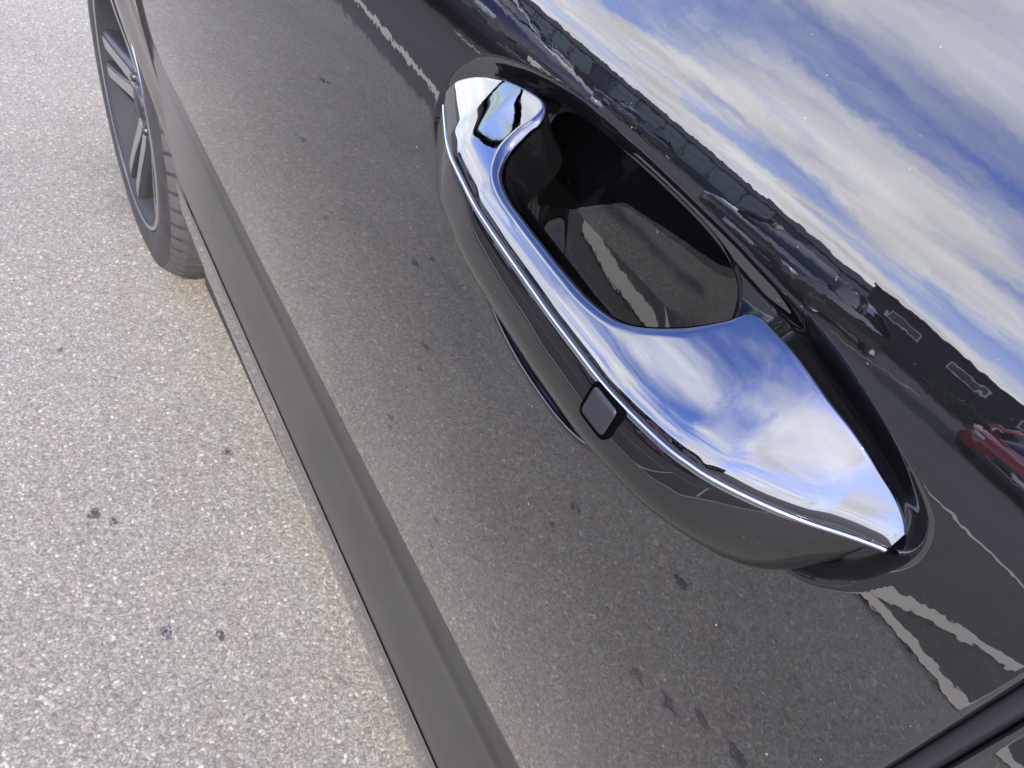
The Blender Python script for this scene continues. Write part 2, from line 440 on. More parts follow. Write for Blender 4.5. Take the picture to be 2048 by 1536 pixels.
def grid_mesh(name, X, Y, Z, N, mat, parent, keep=None):
    nr, nc = X.shape
    idx = np.arange(nr * nc).reshape(nr, nc)
    Q = np.stack([idx[:-1, :-1], idx[:-1, 1:], idx[1:, 1:], idx[1:, :-1]], -1).reshape(-1, 4)
    if keep is not None:
        kq = keep[:-1, :-1].ravel(); Q = Q[kq]
    used = np.unique(Q); remap = -np.ones(nr * nc, int); remap[used] = np.arange(len(used))
    V = np.stack([X, Y, Z], -1).reshape(-1, 3)[used]; Q = remap[Q]
    me = bpy.data.meshes.new(name)
    me.vertices.add(len(V)); me.vertices.foreach_set('co', V.astype(np.float32).ravel())
    me.loops.add(len(Q) * 4); me.loops.foreach_set('vertex_index', Q.astype(np.int32).ravel())
    me.polygons.add(len(Q)); me.polygons.foreach_set('loop_start', np.arange(0, len(Q) * 4, 4, dtype=np.int32))
    me.polygons.foreach_set('use_smooth', np.ones(len(Q), bool))
    me.materials.append(mat); me.update(calc_edges=True); me.validate()
    me.normals_split_custom_set_from_vertices(N.reshape(-1, 3)[used].tolist())
    return link(bpy.data.objects.new(name, me), parent)
def axis(*segs):
    out = []
    for a, b, h in segs:
        n = max(1, int(round((b - a) / h))); out += list(np.linspace(a, b, n, endpoint=False))
    out.append(segs[-1][1]); return np.array(out)

CARY = -0.92
car = empty('car', (0, 0, 0))
tag(car, 'glossy black car with dark chrome door handle, seen close beside its front door', 'car')

RISE = 0.074                       # the lower trim climbs gently towards the front wheel
def zlow(x): return 0.5715 + RISE * (x - 0.09)
FX0, FX1 = -0.0125, 1.086
xs = axis((FX0, FX0 + .004, .0004), (FX0 + .004, .345, .0008), (.345, FX1 - .004, .02), (FX1 - .004, FX1, .0004))
zs = axis((0, .10, .01), (.10, 1.0, .02))          # placeholder, re-made below
# the panel's lower edge follows the trim line: remap v in [0,1]
vz = axis((.70, .885, .01), (.885, 1.035, .0008), (1.035, 1.15, .004))
X, Y, Z, N = panel_grid(xs, vz, roll0=FX0, roll1=FX1)
B = sdf(X.ravel(), Z.ravel(), BOWL).reshape(X.shape) if True else None
inb = B < .0011
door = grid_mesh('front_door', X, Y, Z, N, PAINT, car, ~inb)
tag(door, 'glossy black front door panel')
def floor_y(z): return -.026 - .084 * (z - .94) + .95 * (z - .94) ** 2
def make_recess():
    out = catmull([tuple(p) for p in BOWL[::4]], 6, True)
    tn = np.roll(out, -1, 0) - np.roll(out, 1, 0); tn /= np.linalg.norm(tn, axis=1, keepdims=True)
    nrm = np.stack([tn[:, 1], -tn[:, 0]], 1)
    ctr = out.mean(0)
    if ((out - ctr) * nrm).sum() < 0: nrm = -nrm
    ax = np.stack([np.clip(out[:, 0], .160, .220), np.full(len(out), .950)], 1)
    dirs = ax - out; ln = np.linalg.norm(dirs, axis=1, keepdims=True)
    rows = []
    for d, h in ((-.0028, -.00014), (-.0021, .00003), (-.0008, .00008), (-.0002, .00004), (.0002, -.0003), (.0005, -.001), (.0009, -.0022), (.0013, -.0046), (.0018, -.0085), (.0024, -.014), (.0032, -.020), (.0043, -.0258),
                 (.0058, -.0305), (.0078, -.0335), (.0100, -.0350), (.014, -.0357), (.028, -.036), (.036, -.036)):
        if d <= 0: q = out + nrm * (-d)
        else: q = out + dirs / ln * np.minimum(d * (.55 + .45 * np.minimum(1, ln / .03)), ln * .98)
        fr = min(1.0, max(0.0, -h / .036)) if d > 0 else 0.0
        ye = door_height(q[:, 0].copy(), q[:, 1].copy()) if d <= 0 else np.array(edge)
        if d <= 0: edge = ye
        yf = floor_y(q[:, 1])
        yv = (ye + h) if d <= 0 else ye * (1 - fr) + yf * fr
        rows.append([(a, c, b_) for (a, b_), c in zip(q, yv)])
    rows.append([(a, float(floor_y(b_)), b_) for a, b_ in ax])
    return loft('handle_recess', rows, GLOSS, door, wrap_c=True)
rec = make_recess()
# lower part of the door skin, sheared so that its edge follows the trim
def lower_skin(name, x0, x1, roll, parent, top=.70, nx=None):
    xs = axis((x0, x0 + .004, .0005), (x0 + .004, x1 - .004, .02), (x1 - .004, x1, .0005))
    vv = np.linspace(0, 1, 14)
    X = np.repeat(xs[:, None], len(vv), 1)
    Z = zlow(X) + (top - zlow(X)) * vv[None, :]
    Y = prof(Z.ravel()).reshape(Z.shape)
    for edge, s in ((x0, 1), (x1, -1)):
        u = np.clip(1 - (X - edge) * s / .0028, 0, 1); Y = Y - .0028 * (1 - np.sqrt(np.clip(1 - u * u, 0, 1)))
    e = 1e-3
    nz = -(prof((Z + e).ravel()) - prof((Z - e).ravel())).reshape(Z.shape) / (2 * e)
    N = np.stack([np.zeros_like(nz), np.ones_like(nz), nz], -1)
    N /= np.linalg.norm(N, axis=-1, keepdims=True)
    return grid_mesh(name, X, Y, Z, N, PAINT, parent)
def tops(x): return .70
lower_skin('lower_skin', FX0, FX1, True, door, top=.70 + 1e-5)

# lower trim: thin tuck, ridge, broad hollow band, sill lip
def trim_rows(x0, x1, key, n=40):
    rows = []
    for x in np.linspace(x0, x1, n):
        zr = RISE * (x - .09)
        dyr = float(prof(np.array(zlow(x))) - prof(np.array(zlow(.09))))
        fade = float(sstep(np.array(x), .70, 1.06)) * .8
        if key == 'band':
            P = [(-.0205, .5715), (-.0212, .5695), (-.0213, .566), (-.0214, .555), (-.0215, .5475), (-.0212, .5435), (-.0200, .5405), (-.0192, .5375), (-.0191, .5345), (-.0196, .531), (-.0208, .5265), (-.0220, .520),
                 (-.0225, .51), (-.0226, .49), (-.0231, .46), (-.0243, .42), (-.0262, .39), (-.0285, .368), (-.0300, .3585), (-.0305, .357)]
            y00 = -.0205; yoff = float(prof(np.array(.5715))) + .0205
            row = []
            for y, z in P:
                w_ = (z - .357) / .221
                flat = -.0205 - .010 * (.578 - z) / .221
                row.append((x, y + (flat - y) * fade + dyr * (.25 + .75 * w_) + yoff, z + zr))
            rows.append(row)
        else:
            yoff = float(prof(np.array(.578))) + .0205
            P = [(-.0303, .3565), (-.0290, .3545), (-.0285, .350), (-.0297, .340), (-.032, .315), (-.035, .288), (-.0375, .270), (-.040, .263), (-.046, .258), (-.06, .256), (-.12, .255)]
            rows.append([(x, y + dyr * .25 + yoff, z + zr) for y, z in P])
    return rows
loft('lower_trim', trim_rows(FX0, FX1, 'band'), BAND_GREY, door, flip=True)
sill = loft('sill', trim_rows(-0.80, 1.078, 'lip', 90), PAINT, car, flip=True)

# ------------------------------------------------------------------ seal strip and rear door
SX0 = -0.0195
rows = []
for z in np.linspace(.45, 1.15, 80):
    y = float(prof(np.array(max(z, .645)))) - .0016
    rows.append([(-.0118, y - .007, z), (-.0124, y - .0022, z), (-.0134, y - .0006, z), (-.016, y, z), (-.0184, y - .0006, z), (-.0192, y - .0022, z), (-.0198, y - .007, z)])
loft('door_seal', rows, SATIN, car)
RX0 = -0.80
xs = axis((RX0, RX0 + .004, .0005), (RX0 + .004, SX0 - .004, .02), (SX0 - .004, SX0, .0004))
vz2 = axis((.70, .95, .01), (.95, 1.06, .002), (1.06, 1.15, .005))
plain = lambda x, z: prof(z)
X, Y, Z, N = panel_grid(xs, vz2, roll0=RX0, roll1=SX0, hf=plain)
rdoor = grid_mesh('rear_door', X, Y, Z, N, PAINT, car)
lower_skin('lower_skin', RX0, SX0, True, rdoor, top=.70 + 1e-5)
loft('lower_trim', trim_rows(RX0, SX0, 'band'), BAND_GREY, rdoor, flip=True)

# ------------------------------------------------------------------ front wing and rear quarter, cut round the wheels
WC = (1.50, .335); WR = .335; AR = .42
def wing(name, x0, x1, wc, arch, mat=PAINT):
    # outline strips: the panel runs down to the arch or to the sill line
    xs = np.unique(np.concatenate([axis((x0, x0 + .004, .0008), (x0 + .004, x1, .02)), np.linspace(wc - arch, wc + arch, 61)]))
    xs = xs[(xs >= min(x0, x1)) & (xs <= max(x0, x1))]
    V, rows, lipin, lipout = [], [], [], []
    for x in xs:
        zb = .42
        if abs(x - wc) < arch: zb = max(zb, WC[1] + math.sqrt(arch ** 2 - (x - wc) ** 2))
        vv = zb + (1.15 - zb) * np.linspace(0, 1, 60)
        y = prof(np.maximum(vv, .43)) + .012 * np.exp(-((np.hypot(x - wc, vv - WC[1]) - arch) / .03) ** 2) * (abs(x - wc) < arch + .06)
        if x0 > 0: y = y + .0042
        else:
            u = max(0, 1 - abs(x - x0) / .0028); y = y - .0028 * (1 - math.sqrt(max(0, 1 - u * u)))
        nose = max(0, (abs(x) - 1.55)) ** 2
        rows.append([(x, yy - nose, zz) for yy, zz in zip(y, vv)])
    o = loft(name, rows, mat, car)
    if x0 > 0:
        loft('wing_edge', [[(x0 + .0004, p[1] - .0003, p[2]) for p in rows[0]], [(x0 + .0004, p[1] - .016, p[2]) for p in rows[0]]], UNDER, o)
    rows = []
    for a in np.linspace(math.radians(4), math.radians(176), 60):
        c, s = math.cos(a), math.sin(a)
        yb = float(prof(np.array(max(.43, WC[1] + arch * s)))) + .012 - max(0, abs(wc + arch * c) - 1.55) ** 2
        rows.append([(wc + (arch + dr) * c, yb + dy, WC[1] + (arch + dr) * s) for dr, dy in ((.0012, -.0006), (-.002, -.0025), (-.004, -.006), (-.004, -.014))])
    loft('arch_lip', rows, SATIN, o, flip=True)
    return o
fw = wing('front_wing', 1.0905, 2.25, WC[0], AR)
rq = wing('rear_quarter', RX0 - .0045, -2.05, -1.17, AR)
# wheel wells
for wc in (WC[0], -1.17):
    rows = []
    for a in np.linspace(math.radians(8), math.radians(172), 40):
        rows.append([(wc + (AR + .004) * math.cos(a), y, WC[1] + (AR + .004) * math.sin(a)) for y in (-.078, -.15, -.34)])
    loft('wheel_well', rows, UNDER, car, flip=True)
    n = 40
    V = [(wc, -.34, WC[1])] + [(wc + (AR + .004) * math.cos(a), -.34, WC[1] + (AR + .004) * math.sin(a)) for a in np.linspace(0, 2 * math.pi, n, endpoint=False)]
    add('well_wall', V, [(0, 1 + i, 1 + (i + 1) % n) for i in range(n)], UNDER, car, False)
box('underbody', (0.16, CARY, .30), (1.85, 1.72, .16), UNDER, car)
box('floor_pan', (0.0, CARY, .24), (4.0, 1.1, .08), UNDER, car)
# far flank, bonnet, roof, glass
rows = []
for x in np.linspace(-2.05, 2.25, 44):
    nose = max(0, (abs(x) - 1.55)) ** 2
    zz = np.linspace(.40, 1.15, 30)
    rows.append([(x, 2 * CARY - (yy - nose), z) for yy, z in zip(prof(np.maximum(zz, .43)), zz)])
loft('far_flank', rows, PAINT, car, flip=True)
def shell(name, secs, mat):
    return loft(name, secs, mat, car, flip=False)
yb = float(prof(np.array(1.15)))
rows = []
for x, h in ((1.10, 1.165), (1.3, 1.16), (1.6, 1.14), (1.9, 1.10), (2.1, 1.05), (2.25, .95)):
    nose = max(0, (x - 1.55)) ** 2; zt = min(1.15, h)
    ys = np.linspace(yb - nose - .002, 2 * CARY - yb + nose + .002, 17)
    rows.append([(x, y, h - .0 + .035 * (1 - ((y - CARY) / (yb - nose - CARY)) ** 2) - (.012 if i in (0, 16) else 0)) for i, y in enumerate(ys)])
loft('bonnet', rows, PAINT, car, flip=True)
rows = [[(2.25, y, z) for y in np.linspace(yb - .14, 2 * CARY - yb + .14, 9)] for z in (.35, .6, .95)]
loft('nose_panel', rows, SATIN, car, flip=True)
rows = [[(-2.05, y, z) for y in np.linspace(yb - .05, 2 * CARY - yb + .05, 9)] for z in (.35, .7, 1.15)]
loft('tail_panel', rows, PAINT, car)
box('belt_moulding', ((1.05 - 1.6) / 2, yb - .010, 1.156), (2.65, .018, .016), SATIN, car, .004)
def greenhouse():
    out = []
    base = [(1.16, 1.165), (.35, 1.56), (-.3, 1.60), (-1.2, 1.575), (-1.75, 1.48), (-2.03, 1.16)]
    return base
inset = .20
glass = add('side_glass', [(1.02, yb - .016, 1.155), (-1.6, yb - .016, 1.155), (-1.45, yb - inset, 1.52), (.38, yb - inset, 1.54)], [(0, 1, 2, 3)], GLASS, car, False)
gy = 2 * CARY - yb
add('far_side_glass', [(1.02, gy + .016, 1.155), (-1.6, gy + .016, 1.155), (-1.45, gy + inset, 1.52), (.38, gy + inset, 1.54)], [(3, 2, 1, 0)], GLASS, car, False)
add('windscreen', [(1.12, yb - .03, 1.16), (.42, yb - inset - .015, 1.545), (.46, CARY, 1.585), (.42, gy + inset + .015, 1.545), (1.12, gy + .03, 1.16), (1.22, CARY, 1.18)],
    [(0, 5, 2, 1), (5, 4, 3, 2)], GLASS, car, False)
add('rear_glass', [(-2.04, yb - .05, 1.15), (-1.62, yb - inset - .02, 1.53), (-1.62, gy + inset + .02, 1.53), (-2.04, gy + .05, 1.15)], [(0, 1, 2, 3)], GLASS, car, False)
rows = []
for x, z in ((.46, 1.55), (.3, 1.585), (-.3, 1.61), (-1.0, 1.59), (-1.64, 1.535)):
    ys = np.linspace(yb - inset + .004, gy + inset - .004, 15)
    rows.append([(x, y, z - .004 + .03 * (1 - ((y - CARY) / (yb - inset - CARY)) ** 2) - (.02 if i in (0, 14) else 0)) for i, y in enumerate(ys)])
loft('roof', rows, PAINT, car)
def bar(name, a, b, w, mat, parent):
    a, b = Vector(a), Vector(b); d = b - a; L = d.length
    q = d.to_track_quat('Z', 'Y').to_matrix()
    return box(name, (a + b) / 2, (w[0], w[1], L), mat, parent, min(w) * .3, 2, q)
bar('door_pillar', (1.07, yb - .02, 1.15), (.40, yb - inset + .004, 1.56), (.05, .04), PAINT, car)
bar('door_pillar', (-.016, yb - .013, 1.15), (-.016, yb - inset + .006, 1.56), (.04, .10), SATIN, car)
bar('rear_pillar', (-1.72, yb - .02, 1.15), (-1.5, yb - inset + .002, 1.54), (.22, .04), PAINT, car)

for gx in (1.0883, -.8022):
    rows = [[(gx + dx, float(prof(np.array(max(z, .45)))) - .012, z) for dx in (-.012, .012)] for z in np.linspace(.45, 1.15, 40)]
    loft('shut_gap_backing', rows, UNDER, car)  # dark backing added behind the shut lines to put shade in them
# ------------------------------------------------------------------ wheel
def lathe(name, prof_, seg, mat, parent, loc=None, axis_y=True):
    rows = []
    for k in range(seg):
        a = 2 * math.pi * k / seg; c, s = math.cos(a), math.sin(a)
        rows.append([(r * c, y, r * s) for r, y in prof_])
    o = loft(name, rows, mat, parent, wrap_r=True)
    return o
def wheel(name, loc, detail=True):
    w = empty(name, loc, 0, car)
    R = WR
    prof_ = [(.222, -.190), (.240, -.198), (.29, -.205), (.318, -.198), (.327, -.185), (R - .006, -.172), (R - .006, -.128), (R - .012, -.127), (R - .012, -.119), (R - .004, -.118), (R - .004, -.082),
             (R - .012, -.081), (R - .012, -.073), (R - .006, -.072), (R - .008, -.034), (.320, -.016), (.309, -.006), (.290, .0), (.268, .0015), (.252, -.001), (.243, -.004), (.2395, -.009), (.232, -.018), (.222, -.022)]
    tyre = lathe('tyre', prof_, 120, RUBBER, w); sharp_by_angle(tyre.data, 35)
    # shoulder blocks
    n = 58; step = 2 * math.pi / n
    V = []
    for a in (-step * .40, -step * .13, step * .13, step * .40):
        for r, y in ((R - .014, -.073), (R, -.0715), (R, -.045), (R - .003, -.031), (.3215, -.0165), (.312, -.0068), (.300, -.0062), (.308, -.04)):
            sk = a + (y + .05) * .5
            V.append((r * math.sin(sk), y, r * math.cos(sk)))
    F = rows_faces(4, 8, wrap_c=True) + [tuple(range(8))[::-1], tuple(range(24, 32))]
    me = mesh_of('tread_block', V, F, TREAD, False)
    for k in range(n if detail else 0):
        o = bpy.data.objects.new('tread_block', me); o.rotation_euler = (0, k * step, 0); link(o, w)
    rim = lathe('rim', [(.232, -.02), (.2385, -.012), (.2385, -.006), (.235, -.003), (.228, -.004), (.222, -.012), (.214, -.05), (.205, -.12), (.20, -.19)], 120, BARREL, w)
    lathe('rim_edge', [(.2392, -.0075), (.2392, -.0045), (.2355, -.0012), (.2325, -.0012), (.2300, -.0032)], 120, ALLOY, w)
    lathe('brake_disc', [(.02, -.14), (.145, -.14), (.15, -.145), (.15, -.16), (.02, -.165)], 60, simple('brake_steel', (.07, .065, .06), .5, .6), w)
    lathe('hub_cap', [(.0, -.022), (.012, -.022), (.026, -.024), (.031, -.028), (.032, -.05)], 40, BALLOY, w)
    lathe('hub', [(.03, -.032), (.07, -.034), (.082, -.045), (.082, -.09)], 50, BALLOY, w)
    # five twin spokes: dark body with a machined face
    def spoke_mesh(nm, faces, mat, inset_):
        rows = []
        for r, y, wd in ((.045, -.036, .021), (.09, -.031, .020), (.15, -.020, .017), (.20, -.012, .0175), (.228, -.010, .024)):
            off = .012 + .10 * r
            if inset_:
                rows.append([(off - wd * .80, y + .0012, r), (off - wd * .1, y + .0022, r), (off + wd * .45, y + .0012, r)])
            else:
                rows.append([(off - wd, y - .035, r), (off - wd * .92, y - .003, r), (off - wd * .8, y, r), (off + wd * .5, y, r), (off + wd * .9, y - .010, r), (off + wd, y - .035, r)])
        V = [p for q in rows for p in q]
        return mesh_of(nm, V, rows_faces(len(rows), len(rows[0])), mat, True)
    def mirror(me, nm):
        m2 = me.copy(); m2.name = nm
        for v in m2.vertices: v.co.x = -v.co.x
        m2.flip_normals(); return m2
    s1 = spoke_mesh('spoke', None, BALLOY, False); f1 = spoke_mesh('spoke_face', None, ALLOY, True)
    s2, f2 = mirror(s1, 'spoke'), mirror(f1, 'spoke_face')
    for k in range(5):
        for a_, b_ in ((s1, f1), (s2, f2)):
            o = bpy.data.objects.new('spoke', a_); o.rotation_euler = (0, 2 * math.pi * k / 5 + .35, 0); link(o, w)
            p = bpy.data.objects.new('spoke_face', b_); p.rotation_euler = o.rotation_euler; link(p, w)
    nm = None
    for k in range(5):
        a = 2 * math.pi * (k + .5) / 5 + .35
        o = lathe('wheel_nut', [(.0, -.026), (.007, -.026), (.009, -.03), (.009, -.045)], 12, BALLOY, w)
        o.location = (.052 * math.sin(a), 0, .052 * math.cos(a))
    return w
fwheel = wheel('front_wheel', (WC[0], -.028, WR))
rwheel = wheel('rear_wheel', (-1.17, -.028, WR), False)

# ------------------------------------------------------------------ door handle
hd = empty('door_handle', (0, 0, 0), 0, car)
tag(hd, 'dark chrome pull handle with gloss black underside')
CR = np.array([(.0300, -.0040), (.0325, -.0020), (.0409, .0063), (.0512, .0175), (.0633, .0269), (.0723, .0332), (.0853, .0385), (.0953, .0405), (.109, .0423), (.1196, .0428),
               (.1352, .0423), (.152, .0418), (.1713, .0404), (.1923, .039), (.2168, .0365), (.2342, .033), (.2491, .0299), (.2647, .0248), (.277, .0194), (.2878, .0137), (.2965, .0075), (.302, .002)])
_cx = np.linspace(CR[0, 0], CR[-1, 0], 400); _cy = _smooth(np.interp(_cx, CR[:, 0], CR[:, 1]), 21)
def yc(x): return float(np.interp(x, _cx, _cy))
CZ = .970
def face_z(x, y):
    xe = min(x, .262)
    u = yc(xe) - .44 * (x - xe) - y
    return CZ + 1.20 * u - 7.2 * u * u + 1.0 * .0022 * (1 - math.exp(-max(u, -.002) / .0022))
def face_n(x, y):
    e = 2e-4
    n = np.array((-(face_z(x + e, y) - face_z(x - e, y)) / (2 * e), -(face_z(x, y + e) - face_z(x, y - e)) / (2 * e), 1.0))
    return n / np.linalg.norm(n)
def unproject_slope(px_, py_):
    """point of the handle's sloping top face on a sight line (lays out the face outline once, in metres)"""
    d = RW @ np.array([(px_ - 1024) / 1538.0, (py_ - 768) / 1538.0, 1.0])
    for tt in np.linspace(.15, .6, 4000):
        p = np.array(CAM) + d * tt
        if p[2] < face_z(p[0], p[1]): return p
    return p
PAIRS = [((889, 196), (893, 180)), ((889, 212), (915, 160)), ((890, 232), (955, 151)), ((892, 252), (1000, 156)), ((894, 270), (1045, 172)), ((898, 288), (1082, 196)),
         ((903, 305), (1090, 216)), ((910, 322), (1075, 240)), ((918, 338), (1045, 262)), ((930, 362), (1015, 292)), ((942, 385), (1000, 322)), ((958, 412), (1000, 352)), ((985, 454), (1017, 391)),
         ((1020, 503), (1048, 434)), ((1060, 560), (1086, 483)), ((1100, 615), (1126, 533)), ((1140, 668), (1166, 578)), ((1175, 714), (1207, 614)), ((1205, 750), (1247, 636)), ((1240, 790), (1300, 645)),
         ((1285, 836), (1370, 645)), ((1325, 874), (1440, 636)), ((1355, 899), (1492, 626)), ((1385, 921), (1522, 632)), ((1420, 944), (1548, 658)), ((1480, 976), (1596, 712)), ((1550, 1010), (1650, 786)),
         ((1620, 1037), (1704, 856)), ((1690, 1059), (1753, 928)), ((1750, 1073), (1792, 992)), ((1785, 1080), (1812, 1038)), ((1800, 1083), (1815, 1070))]
def unproject_z(px_, py_, z):
    d = RW @ np.array([(px_ - 1024) / 1538.0, (py_ - 768) / 1538.0, 1.0]); return np.array(CAM) + d * (z - CAM[2]) / d[2]
Op = []
for o_, i_ in PAIRS:
    p = unproject_z(*o_, CZ); Op.append((p[0], yc(p[0]), CZ) if o_[0] > 905 else tuple(unproject_slope(*o_)))
Ip = [unproject_slope(*i_) for o_, i_ in PAIRS]
O = catmull(Op, 8); I = catmull(Ip, 8)
nT = len(O)
NF = np.array((0, .7071, .7071))
RR = np.interp(np.arange(nT) / 8.0, (0, 4, 5, 6, 7, 9, 20, 21.3, 22, 23, 31), (.0012, .0014, .0012, .0014, .003, .0042, .0042, .003, .0014, .0014, .0010))
SK = np.interp(np.arange(nT) / 8.0, (0, 4, 6, 9.5, 12, 17, 19.5, 22, 31), (.006, .008, .030, .030, .007, .007, .030, .030, .006))   # skirt below the inner edge
def smooth_rows(A, k):
    w_ = np.hanning(k); w_ /= w_.sum(); P_ = np.pad(A, ((k // 2, k // 2), (0, 0)), mode='edge')
    return np.stack([np.convolve(P_[:, c], w_, 'valid')[:len(A)] for c in range(A.shape[1])], 1)
TI = np.gradient(I, axis=0); TI = smooth_rows(TI, 5)
cols, skirt = [], []
for k in range(nT):
    o_, i_ = O[k], I[k]
    n0 = face_n(i_[0], i_[1])
    Tn = TI[k] / (np.linalg.norm(TI[k]) + 1e-12)
    Bv = np.cross(n0, Tn); Bv /= np.linalg.norm(Bv) + 1e-12
    wdt = np.linalg.norm(i_ - o_); rr = min(RR[k], wdt * .4)
    st = i_ - Bv * rr
    c = []
    lo = min(1.0, wdt / .006)
    ne = face_n(o_[0], o_[1]); e_ = np.array((ne[0] * 0, ne[2], -ne[1])); e_ /= np.linalg.norm(e_)
    for a in np.radians((95, 70, 45, 20)):
        r_ = .0012 * lo
        c.append(o_ + e_ * r_ * math.sin(a) - ne * r_ * (1 - math.cos(a)))
    for q in np.linspace(0, 1, 20):
        x_, y_ = o_[0] + (st[0] - o_[0]) * q, o_[1] + (st[1] - o_[1]) * q
        c.append(np.array((x_, y_, face_z(x_, y_))))
    st = c[-1]
    for a in np.radians(np.linspace(9, 100, 11)):
        c.append(st + Bv * rr * math.sin(a) - n0 * rr * (1 - math.cos(a)))
    base = c[-1]
    skirt.append([base + NF * .0006 - Bv * .0001] + [base - NF * SK[k] * L_ - Bv * (.10 * SK[k] * L_) for L_ in (0.02, .15, .3, .5, .75, 1.0)])
    cols.append(c)
strap = loft('chrome_grip', cols, CHROME, hd)
sk_ = np.array(skirt); s1_ = smooth_rows(sk_.reshape(nT, -1), 5).reshape(nT, -1, 3); s2_ = smooth_rows(sk_.reshape(nT, -1), 45).reshape(nT, -1, 3)
bl_ = np.array((0, 0, .25, .5, .8, 1, 1))[None, :, None]
skirt = [list(r) for r in s1_ * (1 - bl_) + s2_ * bl_]
loft('grip_liner', skirt, GLOSS, hd)
# groove and bright bead below the face edge, then the gloss black underside
bead, under = [], []
for k in range(0, nT, 2):
    x, y, z = O[k]
    yd = float(prof(np.array(.955)))
    f = max(0.0, y - yd)
    bead.append([(x, y + dy, CZ + dz) for dy, dz in ((-.0012, -.0016), (.0000, -.0015), (.0006, -.0019), (.0008, -.0026), (.0004, -.0033), (-.0010, -.0036))])
    G = [(.90, -.0034), (.985, -.0036), (1.0, -.0046), (1.035, -.0090), (1.062, -.0140), (1.070, -.0195), (1.045, -.0252), (.97, -.0302), (.85, -.0343), (.68, -.0374), (.45, -.0394), (.2, -.0402), (-.1, -.0402)]
    tail = math.sin(math.pi / 2 * min(1.0, f / .026)) ** .62
    hol = float(sstep(np.array(x), .118, .140) * sstep(np.array(x), .262, .238))      # clear of the door in the middle
    row = []
    for g_, dz in G:
        ymin = (yd - .010) * (1 - hol) + (y - .0175) * hol
        row.append((x, max(yd + f * g_, ymin), CZ + dz * tail + (.013 * hol if g_ < .5 else (.005 * hol if g_ < .7 else 0))))
    row.append((x, row[-1][1] - .0002, CZ - .040 * tail + hol * .043))
    under.append(row)
bead = [b_ for b_ in bead if b_[0][1] > (-.004 if b_[0][0] < .1 else .010)]
loft('bright_bead', bead, TRIM, hd)
loft('grip_underside', under, GLOSS, hd)
# button cover on the underside face
def rbox(name, w_, h_, r_, d_, mat, parent, loc, rot, crown=.0):
    n = 6; ring = []
    for cx_, cz_, a0 in ((w_ / 2 - r_, h_ / 2 - r_, 0), (-w_ / 2 + r_, h_ / 2 - r_, 90), (-w_ / 2 + r_, -h_ / 2 + r_, 180), (w_ / 2 - r_, -h_ / 2 + r_, 270)):
        for a in np.radians(np.linspace(a0, a0 + 90, n)): ring.append((cx_ + r_ * math.cos(a), cz_ + r_ * math.sin(a)))
    rows = []
    e = min(r_, d_) * .6
    for s, y in ((1, -.002), (1, d_ - e), (1 - e * .3 / (w_ / 2), d_ - e * .3), (1 - e / (w_ / 2), d_), (.5, d_ + crown * .8), (.02, d_ + crown)):
        rows.append([(x * s, y, z * s) for x, z in ring])
    o = loft(name, rows, mat, parent, wrap_c=True, flip=True); o.location = loc; o.rotation_euler = rot
    return o
tb = (.1118, yc(.1118) + .0000, .9605)
by_ = tb[1] + .0022
rbox('button_surround', .0156, .0150, .0030, .0010, GAP, hd, (tb[0], by_ - .0004, tb[2]), (math.radians(10), 0, 0))
rbox('button', .0126, .0118, .0018, .0017, BUTTON, hd, (tb[0], by_ - .0004, tb[2]), (math.radians(10), 0, 0), .0003)

# ------------------------------------------------------------------ door mirror, ahead of the handle
mr = empty('door_mirror', (.80, yb + .05, 1.17), 0, car)
def ell(name, c, r, mat, parent, x0=-1.0, x1=1.0, n=18, p=2.6):
    rows = []
    for u in np.linspace(x0, x1, n):
        w_ = (max(0, 1 - abs(u) ** p)) ** (1 / p)
        rows.append([(c[0] + u * r[0], c[1] + r[1] * w_ * np.sign(math.cos(a)) * abs(math.cos(a)) ** .75, c[2] + r[2] * w_ * np.sign(math.sin(a)) * abs(math.sin(a)) ** .75) for a in np.linspace(0, 2 * math.pi, 36, endpoint=False)])
    return loft(name, rows, mat, parent, wrap_c=True)
ell('mirror_housing', (.03, .13, .02), (.085, .125, .085), PAINT, mr, -.45, 1.0)
ell('mirror_glass', (-.004, .13, .02), (.004, .108, .070), MGLASS, mr, -1, 1, 6)
bar('mirror_arm', (.03, -.04, -.04), (.03, .04, -.02), (.05, .035), SATIN, mr)

